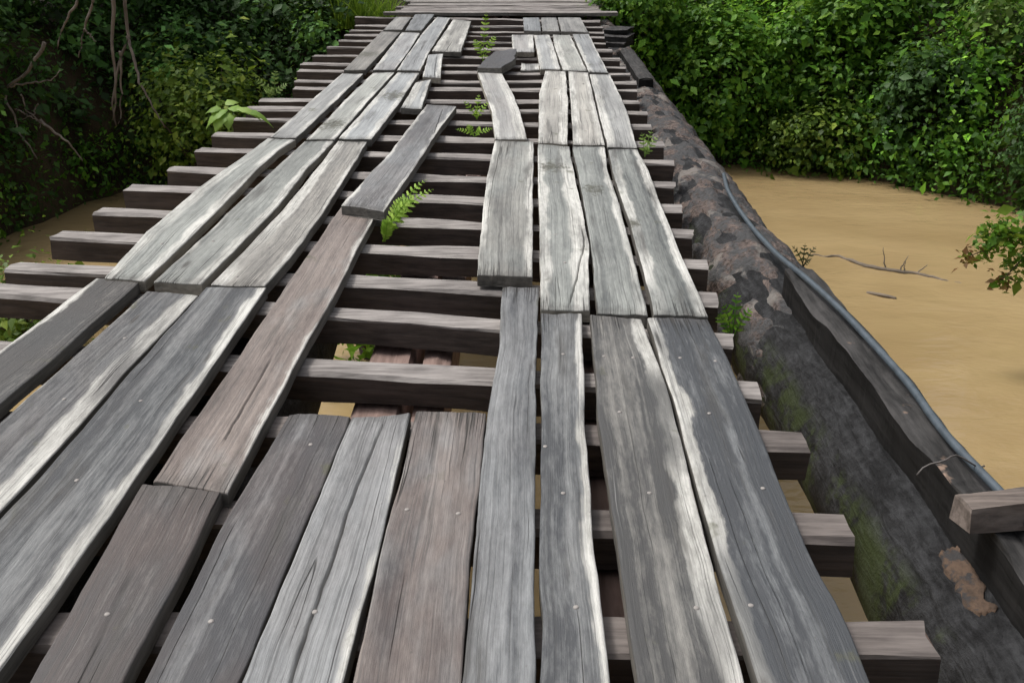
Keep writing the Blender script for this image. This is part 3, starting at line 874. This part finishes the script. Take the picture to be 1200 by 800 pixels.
def leaf_mesh(name, pos, nrm, size, tint, mat, parent=None, droop=0.3, narrow=1.0):
    """one mesh of many folded leaves"""
    n = len(pos)
    size = size * np.where(rng.uniform(size=n) < 0.16, 1.8, rng.uniform(0.75, 1.1, n))
    nrm = nrm / np.maximum(1e-6, np.linalg.norm(nrm, axis=1, keepdims=True))
    t = rng.normal(size=(n, 3)); t[:, 2] -= droop * 2
    t -= nrm * np.sum(t * nrm, axis=1, keepdims=True)
    t /= np.maximum(1e-6, np.linalg.norm(t, axis=1, keepdims=True))
    s = np.cross(t, nrm)
    tv = TV * np.array([narrow, 1, 1], dtype=np.float32)
    v = pos[:, None, :] + size[:, None, None] * (tv[None, :, 0:1] * s[:, None, :] + tv[None, :, 1:2] * t[:, None, :] + tv[None, :, 2:3] * nrm[:, None, :])
    v = v.reshape(-1, 3).astype(np.float32)
    fcs = (TF[None] + (np.arange(n) * 5)[:, None, None]).reshape(-1, 3)
    me = bpy.data.meshes.new(name)
    me.vertices.add(len(v)); me.vertices.foreach_set('co', v.ravel())
    me.loops.add(fcs.size); me.loops.foreach_set('vertex_index', fcs.ravel().astype(np.int32))
    me.polygons.add(len(fcs)); me.polygons.foreach_set('loop_start', np.arange(0, fcs.size, 3, dtype=np.int32))
    me.materials.append(mat)
    at = me.attributes.new('tint', 'FLOAT_COLOR', 'POINT')
    c = np.ones((n, 5, 4), dtype=np.float32); c[:, :, :3] = tint[:, None, :]
    at.data.foreach_set('color', c.ravel())
    me.update(calc_edges=True)
    o = bpy.data.objects.new(name, me); COL.objects.link(o)
    if parent: o.parent = parent; o.location = -parent.location
    return o


GREEN = np.array([(0.028, 0.085, 0.008), (0.065, 0.180, 0.014), (0.135, 0.300, 0.024), (0.24, 0.42, 0.045)])
YELL = np.array([(0.05, 0.095, 0.012), (0.11, 0.19, 0.02), (0.20, 0.30, 0.035), (0.32, 0.38, 0.06)])
DARK = np.array([(0.014, 0.040, 0.011), (0.028, 0.075, 0.016), (0.050, 0.120, 0.026), (0.085, 0.175, 0.045)])
PALE = np.array([(0.12, 0.20, 0.05), (0.19, 0.30, 0.075), (0.27, 0.40, 0.11), (0.36, 0.48, 0.16)])


def tints(pal, n, bias=0.0):
    x = np.clip(rng.beta(1.6, 2.0, n) * 3 + bias, 0, 2.999)
    i = x.astype(int); fr = (x - i)[:, None]
    return (pal[i] * (1 - fr) + pal[i + 1] * fr) * rng.uniform(0.8, 1.2, (n, 1))


def clump_leaves(center, radii, n, nclump, csize, flat=0.0):
    """leaf positions in clumps that crowd the outside of an ellipsoid"""
    d = rng.normal(size=(nclump, 3)); d /= np.linalg.norm(d, axis=1, keepdims=True)
    r = rng.uniform(0.25, 1.0, nclump) ** 0.45
    cc = d * r[:, None] * np.array(radii) + np.array(center)
    which = rng.integers(0, nclump, n)
    off = rng.normal(size=(n, 3)) * csize * rng.uniform(0.5, 1.3, nclump)[which][:, None]
    pos = cc[which] + off
    out = (pos - np.array(center)) / np.array(radii)
    nr = out * 0.5 + off / csize * 0.25 + rng.normal(size=(n, 3)) * 0.45 + np.array([0, 0, 0.75])
    shade = rng.normal(size=nclump)[which] * 0.35
    return pos, nr, cc, shade


def stems(name, base, targets, r0, mat, parent, seed=0, seg=6):
    V, F = [], []
    for q, tpt in enumerate(targets):
        tpt = Vector(tpt)
        mid = base.lerp(tpt, 0.5) + Vector((0.12 * nz(q * 1.7, seed), 0.12 * nz(q * 2.9, seed), 0.12))
        pts = []
        for k in range(9):
            t_ = k / 8
            p = base.lerp(mid, t_).lerp(mid.lerp(tpt, t_), t_)
            pts.append(p + Vector((0.02 * nz(k * .7, q, seed), 0.02 * nz(k * .7, q + 9, seed), 0)))
        v, f = tube(pts, [r0 * (1 - 0.85 * k / 8) for k in range(9)], seg, 0.1, q)
        b0 = len(V); V += v; F += [tuple(i + b0 for i in ff) for ff in f]
    return mesh_obj(name, V, F, mat, parent, smooth=True)


def bush(name, label, cat, base, center, radii, n, lsize, pal, group=None, bias=0.0, nclump=60, csize=0.16, mat=None, r0=0.035, nst=9, narrow=1.0, zmin=None, trunk='stem'):
    e = empty(name, base)
    tag(e, label, cat, group)
    pos, nr, cc, sh = clump_leaves(center, radii, n, nclump, csize)
    if zmin is not None:
        k = pos[:, 2] > zmin
        pos, nr, sh = pos[k], nr[k], sh[k]
    tn = tints(pal, len(pos), bias) * np.exp(sh * 0.5)[:, None]
    leaf_mesh('crown', pos, nr, rng.uniform(0.65, 1.25, len(pos)) * lsize, tn, mat or M_LEAF, e, narrow=narrow)
    idx = rng.choice(len(cc), min(nst, len(cc)), replace=False)
    stems(trunk, Vector(base), [cc[i] for i in idx], r0, M_STEM, e, seed=len(bpy.data.objects))
    return e


def gbase(x, y):
    return (x, y, max(WZ - 0.1, ground_z(x, y)) - 0.05)


# right bank: shrubs one can tell apart, then the thicket behind
RB = [
 ('bank_shrub', 'bright green shrub crowding the far right end of the bridge deck', 1.9, 17.2, 0.0, (0.8, 0.8, 1.0), 5200, 0.10, GREEN, 0.35),
 ('bank_shrub', 'leafy green bush right behind the bark covered log, above the water edge', 3.3, 16.9, -1.2, (1.1, 0.8, 1.35), 8000, 0.105, GREEN, 0.3),
 ('bank_shrub', 'tall dense bush in the middle of the right bank with hanging leaves', 5.1, 17.0, -0.9, (1.2, 0.9, 1.7), 9500, 0.11, GREEN, 0.15),
 ('bank_shrub', 'low yellowish green bush touching the water under the tall right bank bush', 4.9, 16.1, -2.0, (0.95, 0.5, 0.55), 4200, 0.09, YELL, -0.3),
 ('bank_shrub', 'dark green rounded bush hanging over the water at the right edge', 7.75, 13.95, -1.45, (1.0, 0.75, 1.0), 11000, 0.075, DARK, 0.3),
 ('bank_shrub', 'deep shaded bush between tall right bank bush and dark rounded bush', 6.35, 15.6, -1.4, (0.85, 0.7, 0.95), 7000, 0.10, DARK, 0.3),
 ('bank_shrub', 'bluish green bush at upper right corner above the dark rounded bush', 8.6, 14.9, -0.35, (1.2, 0.9, 0.9), 8000, 0.09, DARK, 0.8),
 ('bank_shrub', 'small pale green sapling against the dark leaves at the top right', 6.95, 15.35, 0.0, (0.32, 0.3, 0.42), 700, 0.10, PALE, 0.0),
]
for nm, lab, x, y, z, rad, n, ls, pal, bias in RB:
    bush(nm, lab, 'bush', gbase(x, y + 0.3), (x, y, z), rad, n, ls, pal, 'bushes on the right bank', bias, nclump=max(14, int(n / 75)), csize=0.17, zmin=WZ + 0.02)

# left bank
LB = [
 ('bank_shrub', 'yellowish green bush growing beside the left ends of the cross beams', -4.65, 14.4, -1.25, (0.95, 0.8, 0.95), 3600, 0.09, YELL, 0.1, 'bushes on the left bank'),
 ('bank_shrub', 'green leafy bush at the far left end of the deck, under the top edge', -3.7, 18.3, -0.25, (0.95, 0.8, 1.1), 6000, 0.11, GREEN, 0.9, 'bushes on the left bank'),
 ('bank_shrub', 'low trailing bush along the water edge at the far left', -7.5, 14.4, -1.85, (1.2, 0.6, 0.5), 5600, 0.085, GREEN, 0.1, 'bushes on the left bank'),
 ('bank_shrub', 'bright green weed clump at the left picture edge beside the brown water', -7.35, 11.7, -1.7, (0.55, 0.7, 0.75), 3800, 0.07, GREEN, 0.6, 'bushes on the left bank'),
 ('bank_shrub', 'dark leafy bush at the water edge under the grey looping bare branch', -7.6, 13.1, -1.5, (0.8, 0.9, 0.9), 5200, 0.09, GREEN, -0.2, 'bushes on the left bank'),
 ('bank_shrub', 'dark bush in the shade behind the hanging bare branches', -7.8, 15.6, -0.9, (1.5, 0.8, 1.1), 6000, 0.10, DARK, 0.5, 'bushes on the left bank'),
 ('bank_shrub', 'small leafy weed in the water below the hole in the deck', -1.55, 8.6, -1.75, (0.4, 0.5, 0.55), 1500, 0.09, GREEN, 0.7, 'bushes on the left bank'),
 ('bank_shrub', 'green weed at the left edge just below the lowest visible cross beam', -4.9, 8.9, -2.1, (0.5, 0.5, 0.4), 1600, 0.08, YELL, 0.0, 'bushes on the left bank'),
]
for nm, lab, x, y, z, rad, n, ls, pal, bias, g in LB:
    bush(nm, lab, 'bush', gbase(x, y + 0.2), (x, y, z), rad, n, ls, pal, g, bias, nclump=int(n / 70), csize=0.21, zmin=WZ + 0.02)

# canopy trees that shade the left bank and close the view behind both banks
TR = [
 ('canopy_tree', 'tall dark tree shading the left bank, its crown above the picture', (-8.5, 17.2), (-9.2, 16.4, 3.3), (3.2, 2.8, 1.9), 14000, 0.20, 0.2),
 ('canopy_tree', 'shady tree behind the black hollow left of the deck end', (-7.4, 20.3), (-7.4, 19.4, 2.5), (2.4, 2.2, 2.2), 18000, 0.20, 0.18),
 ('canopy_tree', 'tall tree standing behind the right bank bushes', (6.2, 20.6), (6.0, 20.4, 3.4), (3.2, 2.0, 2.6), 15000, 0.20, 0.18),
 ('canopy_tree', 'large tree at the far right above the dark rounded bush', (12.0, 17.8), (12.0, 16.6, 2.6), (3.4, 2.6, 2.8), 18000, 0.20, 0.2),
]
for nm, lab, b, c, rad, n, ls, r0 in TR:
    bush(nm, lab, 'tree', gbase(*b), c, rad, n, ls, DARK, 'trees behind the river banks', 0.3, nclump=140, csize=0.34, r0=r0, nst=7, trunk='trunk')

# thicket: the unbroken mass of leaves on both bank slopes
def thicket(label, x0, x1, n, nclump, pal, bias, size, deep=4.6, zadd=0.0):
    C = []
    while len(C) < nclump:
        x, y = random.uniform(x0, x1), random.uniform(8.5, 21.5)
        gz = ground_z(x, y)
        d = y - pl(FAR, x)
        if gz < WZ - 0.02 or d > deep + 1.0 or (-3.0 < x < 1.8): continue
        C.append((x, y, max(WZ + 0.18, gz + 0.2) + abs(random.gauss(0, 1)) * 0.42 + 0.10 * min(d, 4) + zadd))
    C = np.array(C)
    w = rng.integers(0, nclump, n)
    off = rng.normal(size=(n, 3)) * 0.19 * rng.uniform(0.6, 1.4, nclump)[w][:, None]
    pos = C[w] + off
    nr = off / 0.19 * 0.3 + rng.normal(size=(n, 3)) * 0.45 + np.array([0, -0.25, 0.8])
    tn = tints(pal, n, bias) * np.exp(rng.normal(size=nclump)[w] * 0.55)[:, None]
    k = pos[:, 2] > WZ + 0.01
    o = leaf_mesh('thicket', pos[k], nr[k], rng.uniform(0.6, 1.3, k.sum()) * size, tn[k], M_LEAF)
    tag(o, label, 'thicket', kind='stuff')


def fringe(label, x0, x1, n, nclump, pal, bias, size):
    cx = rng.uniform(x0, x1, nclump)
    C = np.array([(x, pl(FAR, x) - 0.25 + 0.7 * random.random(), WZ + 0.05 + 0.75 * random.random() ** 1.5) for x in cx])
    w = rng.integers(0, nclump, n)
    off = rng.normal(size=(n, 3)) * 0.16
    pos = C[w] + off
    k = pos[:, 2] > WZ - 0.02
    nr = off / 0.16 * 0.3 + rng.normal(size=(n, 3)) * 0.45 + np.array([0, -0.3, 0.8])
    tn = tints(pal, n, bias) * np.exp(rng.normal(size=nclump)[w] * 0.3)[:, None]
    o = leaf_mesh('waterside_foliage', pos[k], nr[k], rng.uniform(0.6, 1.3, k.sum()) * size, tn[k], M_LEAF)
    tag(o, label, 'foliage', kind='stuff')


fringe('leaves trailing into the water all along the right bank', 1.6, 12, 16000, 330, GREEN, -0.3, 0.085)
fringe('leaves trailing into the water along the left bank', -11, -3.0, 6500, 160, GREEN, -0.3, 0.07)
thicket('unbroken leafy thicket covering the right bank between and behind the bushes', 1.8, 11.5, 66000, 900, GREEN, 0.0, 0.10)
thicket('unbroken dark thicket covering the left bank between and behind the bushes', -11.5, -3.0, 70000, 950, DARK, 0.9, 0.10)


# bare hanging branches on the left ----------------------------------
def at(px, py, dist):
    """point on the sight line at a given forward distance (for placing branches in the bank)"""
    d = _f * FPX + _r * (px - 600) - _u * (py - 400)
    d = d / d.y
    return Vector((0, 0, H)) + d * dist


def branch(label, paths, mat=M_DEAD, name='bare_branch', group=None):
    root = None
    for q, (pts, r) in enumerate(paths):
        p3 = [at(*p) for p in pts]
        rs = resample(p3, 22)
        rs = [p + Vector((0.03 * nz(k * .45, q * 3.1), 0.05 * nz(k * .45, q * 3.1 + 7), 0.03 * nz(k * .45, q * 3.1 + 14))) for k, p in enumerate(rs)]
        v, f = tube(rs, [r * (1 - 0.65 * k / 21) for k in range(22)], 7, 0.12, q)
        if root is None:
            root = empty(name, tuple(p3[0]))
            tag(root, label, 'branch', group)
        mesh_obj('limb' if q == 0 else 'twig', v, f, mat, root, smooth=True)


branch('brown hanging stems dropping straight down in the left shade', [
    ([(132, -60, 13.8), (133, 10, 13.8), (131, 50, 13.8), (136, 95, 13.8), (133, 140, 13.8)], 0.035),
    ([(146, -60, 13.9), (147, 20, 13.9), (150, 45, 13.9), (138, 80, 13.8), (131, 120, 13.8), (136, 150, 13.8)], 0.03),
    ([(150, 42, 13.9), (158, 75, 13.8), (166, 102, 13.7), (180, 128, 13.6), (194, 150, 13.6)], 0.024),
    ([(141, 60, 13.8), (142, 100, 13.8), (140, 145, 13.8)], 0.02)], group='bare branches in the left shade')
branch('pale forked bare branch slanting down near the top left', [
    ([(112, -40, 13.4), (108, 6, 13.4), (99, 32, 13.4), (95, 52, 13.4), (92, 66, 13.4)], 0.026),
    ([(99, 34, 13.4), (106, 42, 13.4), (112, 50, 13.4)], 0.014),
    ([(96, -30, 13.5), (90, 4, 13.5), (78, 22, 13.5), (70, 40, 13.5), (68, 58, 13.5)], 0.024)], group='bare branches in the left shade')
branch('grey looping bare branch with tangled twigs at the left edge', [
    ([(52, 50, 13.2), (40, 75, 13.2), (24, 92, 13.2), (8, 102, 13.2), (6, 118, 13.2), (16, 132, 13.1), (20, 150, 13.1), (30, 168, 13.0), (44, 185, 13.0)], 0.026),
    ([(10, 102, 13.2), (30, 98, 13.2), (58, 95, 13.2), (70, 84, 13.2)], 0.017),
    ([(18, 128, 13.1), (34, 136, 13.1), (50, 146, 13.1)], 0.013),
    ([(25, 110, 13.1), (30, 128, 13.1), (44, 140, 13.1), (48, 150, 13.1)], 0.012),
    ([(44, 122, 13.1), (38, 136, 13.1), (26, 140, 13.1)], 0.010),
    ([(46, 140, 13.1), (64, 155, 13.0), (82, 168, 13.0), (96, 190, 13.0)], 0.022)], group='bare branches in the left shade')

# driftwood on the water ----------------------------------------------
def wpt(px, py, dz=0.0): return P(px, py, WZ + dz)
pts = resample([wpt(950, 299, .0), wpt(985, 301, .005), wpt(1015, 312, .01), wpt(1045, 317, .01), wpt(1075, 321, .0), wpt(1100, 327, 0.0), wpt(1135, 335, -.02)], 40)
pts = [p + Vector((0, 0.06 * nz(k * .4, 1), 0.02 * nz(k * .5, 4))) for k, p in enumerate(pts)]
e = empty('driftwood', tuple(pts[0])); tag(e, 'dark dead branch floating on the muddy river', 'branch')
v, f = tube(pts, [0.009 + 0.018 * math.sin(math.pi * k / 39) for k in range(40)], 8, 0.2, 5)
mesh_obj('limb', v, f, M_DRIFT, e, smooth=True)
for q, (bx, dx, dz) in enumerate(((20, -.05, .26), (23, .10, .18), (24, .02, .14), (27, .14, .10))):
    s = pts[bx]
    rs = [s.lerp(s + Vector((dx, 0.05, dz)), k / 7) + Vector((0.02 * nz(k * .8, q), 0, 0)) for k in range(8)]
    v, f = tube(rs, [0.011 * (1 - .7 * k / 7) for k in range(8)], 6)
    mesh_obj('twig', v, f, M_DRIFT, e, smooth=True)
pts = resample([wpt(1016, 343, .0), wpt(1035, 346, .02), wpt(1050, 350, 0.0)], 12)
v, f = tube(pts, [0.02] * 12, 7, .2, 2)
tag(mesh_obj('drift_stick', v, f, M_DRIFT, None, smooth=True), 'small half sunk stick in the water just below the floating branch', 'stick')
# stone at the left water edge
v, f = tube([Vector((-5.45, 9.3, -2.6)), Vector((-5.4, 9.35, -2.45)), Vector((-5.35, 9.4, -2.2)), Vector((-5.33, 9.4, -2.12)), Vector((-5.33, 9.4, -2.10))], [.3, .33, .26, .14, .02], 14, .25, 8)
tag(mesh_obj('stone', v, f, M_ROCK, None, smooth=True), 'pale grey stone at the left edge under the lowest visible cross beam', 'stone')

# overhanging leafy branch at the right ---------------------------------
D0 = 8.6
e = empty('overhanging_branch', tuple(at(1290, 250, D0)))
tag(e, 'leafy green branch with a few rusty leaves reaching in from the right edge', 'branch')
bp = [[(1290, 250, D0), (1230, 262, D0), (1190, 275, D0), (1158, 292, D0), (1130, 302, D0)], [(1230, 262, D0), (1210, 290, D0), (1190, 312, D0), (1172, 330, D0)],
      [(1190, 275, D0), (1180, 268, D0), (1160, 278, D0)]]
pos, nr, tn = [], [], []
for q, b in enumerate(bp):
    rs = resample([at(*p) for p in b], 16)
    v, f = tube(rs, [0.012 * (1 - .7 * k / 15) for k in range(16)], 6)
    mesh_obj('twig', v, f, M_STEM, e, smooth=True)
    for k in range(5 if q == 0 else 3, 16):
        for _ in range(16):
            pos.append(rs[k] + Vector(rng.normal(size=3) * (0.075 if k < 14 else 0.04)))
            rusty = (k > 13 and q < 2) and random.random() < 0.75
            tn.append((0.17, 0.065, 0.03) if rusty else tuple(tints(GREEN if random.random() < .6 else YELL, 1, 0.3)[0]))
pos = np.array([tuple(p) for p in pos])
leaf_mesh('foliage', pos, rng.normal(size=(len(pos), 3)) * 0.6 + np.array([0, -0.2, 0.9]), rng.uniform(0.05, 0.10, len(pos)), np.array(tn), M_LEAF, e)

# ------------------------------------------------------------------ plants growing on the bridge
def frond(parent, base, tip, n, width, pal, curl=0.25, name='frond'):
    base, tip = Vector(base), Vector(tip)
    mid = base.lerp(tip, 0.55) + Vector((0, 0, curl * (tip - base).length))
    rs = [base.lerp(mid, k / (n - 1)).lerp(mid.lerp(tip, k / (n - 1)), k / (n - 1)) for k in range(n)]
    pos, tdir, sz = [], [], []
    v, f = tube(rs, [0.003 * (1 - .7 * k / (n - 1)) for k in range(n)], 5)
    V = [tuple(p) for p in v]; F = list(f); T = [tuple(pal[1]) + (1,)] * len(V)
    for k in range(1, n):
        d = (rs[k] - rs[k - 1]).normalized()
        side = d.cross(Vector((0, -0.5, 0.85))).normalized()
        up = side.cross(d).normalized()
        w = width * math.sin(math.pi * (0.16 + 0.80 * k / (n - 1))) * random.uniform(.8, 1.1)
        for s in (-1, 1):
            o_ = rs[k]
            dirv = (side * s + d * 0.45 + up * random.uniform(-.05, .25)).normalized()
            cr = dirv.cross(up).normalized()
            b0 = len(V)
            prof = ((0, .12), (.25, .22), (.5, .15), (.62, .19), (.85, .09), (1, 0.0))
            for t_, hw in prof:
                c = o_ + dirv * (w * t_) - up * (0.25 * w * t_ * t_)
                V += [tuple(c + cr * hw * w), tuple(c - up * 0.02 * w), tuple(c - cr * hw * w)]
            tc = tuple(tints(pal, 1, 0.4)[0]) + (1,)
            T += [tc] * (len(V) - b0)
            for j in range(len(prof) - 1):
                for m in range(2):
                    F.append((b0 + j * 3 + m, b0 + j * 3 + m + 1, b0 + (j + 1) * 3 + m + 1, b0 + (j + 1) * 3 + m))
    o = mesh_obj(name, V, F, M_LEAFP, parent)
    at_ = o.data.attributes.new('tint', 'FLOAT_COLOR', 'POINT')
    at_.data.foreach_set('color', np.array(T, dtype=np.float32).ravel())
    return o


FERN = np.array([(0.16, 0.30, 0.03), (0.24, 0.42, 0.045), (0.33, 0.52, 0.07), (0.42, 0.60, 0.10)])
def fern(label, bpx, fronds, width, z=-0.12, n=12, pal=FERN):
    b = P(*bpx, z)
    e = empty('fern', tuple(b)); tag(e, label, 'fern', 'ferns growing on the bridge')
    for dx, dy, dz in fronds:
        frond(e, b + Vector((random.uniform(-.01, .01), 0, 0)), b + Vector((dx, dy, dz)), n, width, pal)


fern('bright green fern frond growing up between cross beams beside the loose plank', (450, 283), [(0.22, 0.10, 0.30), (0.10, 0.06, 0.22), (0.17, 0.02, 0.24), (0.03, -0.02, 0.12), (0.25, 0.14, 0.24)], 0.046, -0.10, 13)
fern('thin yellow green fern standing in the far gap between the two tracks', (566, 72), [(0.04, 0.1, 0.50), (-0.10, 0.1, 0.22), (0.14, 0.05, 0.26)], 0.06, -0.08, 9)
fern('small fern in the gap just left of the twisted pale plank', (558, 140), [(-0.10, 0.02, 0.14), (0.10, 0.03, 0.13), (0.02, 0.1, 0.18), (0.0, -.05, .1)], 0.035, -0.08, 7)
fern('low spreading fern in the gap in front of the small one', (557, 160), [(-0.14, 0.0, 0.05), (0.13, 0.02, 0.05), (0.04, -0.02, 0.07), (-0.06, 0.03, 0.08)], 0.03, -0.05, 8)
fern('small pale leafy sprig at the right edge of the third plank row', (756, 184), [(-0.03, 0.0, 0.16), (0.08, 0.02, 0.13), (0.04, 0.05, 0.17), (0.02, -.05, .09)], 0.04, -0.06, 6, PALE * 1.15)
fern('dark green sprout on the log beside the right plank edge', (858, 395), [(-0.05, 0.0, 0.15), (0.07, 0.0, 0.13), (0.02, 0.06, 0.18), (-0.06, .05, .09)], 0.035, -0.2, 7, GREEN)
fern('dark withered sprout on the end of the edge timber beside the pipe', (940, 312), [(-0.06, 0.0, 0.10), (0.06, 0.02, 0.09), (0.01, 0.03, 0.10), (0.03, -.04, .05)], 0.022, -0.06, 6, np.array([(0.03, 0.03, 0.018), (0.05, 0.045, 0.026), (0.07, 0.06, 0.035), (0.09, 0.08, 0.045)]))
fern('faint green sprig by the far left ends of the cross beams', (322, 112), [(-0.16, 0.0, 0.14), (0.12, 0.02, 0.10), (0.02, 0.05, 0.22), (-0.08, -.05, .05)], 0.05, -0.10, 7, PALE * 0.8)


# big pale leaves at the left beam ends
def big_leaf(parent, base, tip, w, pal, nrm=Vector((0, -0.35, 1))):
    base, tip = Vector(base), Vector(tip)
    d = tip - base
    s = d.cross(nrm).normalized(); up = s.cross(d).normalized()
    prof = [0.05, .55, .9, 1.0, .92, .74, .48, .22, 0.02]
    V, F, T = [], [], []
    n = len(prof)
    tc = tuple(tints(pal, 1, 0.5)[0]) + (1,)
    for k, h in enumerate(prof):
        t_ = k / (n - 1)
        c = base + d * t_ + up * (0.16 * d.length * math.sin(math.pi * t_))
        hw = w * h * (1 + 0.12 * math.sin(k * 2.6))
        for q in (-1, -.5, 0, .5, 1):
            V.append(tuple(c + s * hw * q + up * (0.22 * w * (abs(q) - q * q * 1.2)))); T.append(tc)
    for k in range(n - 1):
        for q in range(4):
            F.append((k * 5 + q, k * 5 + q + 1, k * 5 + q + 6, k * 5 + q + 5))
    o = mesh_obj('leaf', V, F, M_LEAFP, parent, smooth=True)
    a_ = o.data.attributes.new('tint', 'FLOAT_COLOR', 'POINT'); a_.data.foreach_set('color', np.array(T, dtype=np.float32).ravel())


b = P(272, 172, -0.25)
e = empty('broad_leaf_plant', tuple(b)); tag(e, 'pale green broad leaved plant drooping over the left ends of the cross beams', 'plant')
top = b + Vector((0.0, 0, 0.27))
leaves = [((0, 0, .02), (-0.17, -0.06, -0.12), .055), ((-.02, 0, .0), (-0.09, -0.10, -0.15), .06), ((0, 0, .03), (0.16, 0.0, -0.02), .045), ((.05, 0, .03), (0.27, -0.05, -0.06), .035),
          ((-.05, 0, .02), (-.19, .03, -.02), .05), ((0, 0, .0), (0.02, -.1, -.13), .05), ((.1, 0, .02), (.36, -.06, -.11), .03), ((-.03, .04, .05), (.06, .12, .05), .05)]
sv, sf = tube([b, b.lerp(top, .5) + Vector((.02, 0, 0)), top], [.009, .007, .005], 6)
mesh_obj('stem', sv, sf, M_GSTEM, e, smooth=True)
for a, c, w in leaves:
    big_leaf(e, top + Vector(a), top + Vector(c), w, PALE * np.array([1.0, 1.08, .8]))


# grass tufts -----------------------------------------------------------
def tuft(label, base, n, h, spread, pal, kind=None, name='grass_tuft'):
    V, F, T = [], [], []
    for _ in range(n):
        a = random.uniform(0, 2 * math.pi); r = spread * math.sqrt(random.random())
        b = Vector(base) + Vector((r * math.cos(a), r * math.sin(a), 0))
        hh = h * random.uniform(.5, 1.1); lean = Vector((random.gauss(0, .35), random.gauss(0, .35), 1)).normalized()
        sd = Vector((math.cos(a * 3), math.sin(a * 3), 0)) * 0.006 * (1 + h * 2)
        i0 = len(V)
        tc = tuple(tints(pal, 1, 0)[0]) + (1,)
        for k in range(4):
            t_ = k / 3
            c = b + lean * hh * t_ + Vector((lean.x, lean.y, -0.35)) * hh * 0.4 * t_ * t_
            w = 1 - t_ * .9
            V += [tuple(c - sd * w), tuple(c + sd * w)]; T += [tc, tc]
        for k in range(3):
            F.append((i0 + 2 * k, i0 + 2 * k + 1, i0 + 2 * k + 3, i0 + 2 * k + 2))
    o = mesh_obj(name, V, F, M_LEAFP)
    a_ = o.data.attributes.new('tint', 'FLOAT_COLOR', 'POINT'); a_.data.foreach_set('color', np.array(T, dtype=np.float32).ravel())
    tag(o, label, 'grass', kind=kind)


for i, (px, py, lab) in enumerate(((395, 8, 'tall yellowish grass at the left end of the bridge under the top edge'),
                                   (420, 30, 'dry grass along the far left beam ends'),
                                   (470, 2, 'yellow green grass tuft just left of the far cross boards'))):
    p = P(px, py, -0.35)
    tuft(lab, p, 520, 0.75, 0.6, YELL * 1.2)
p = P(112, 300, -0.2); tuft('small grass tuft beneath the left beam ends near the water', p, 40, 0.14, 0.10, GREEN)
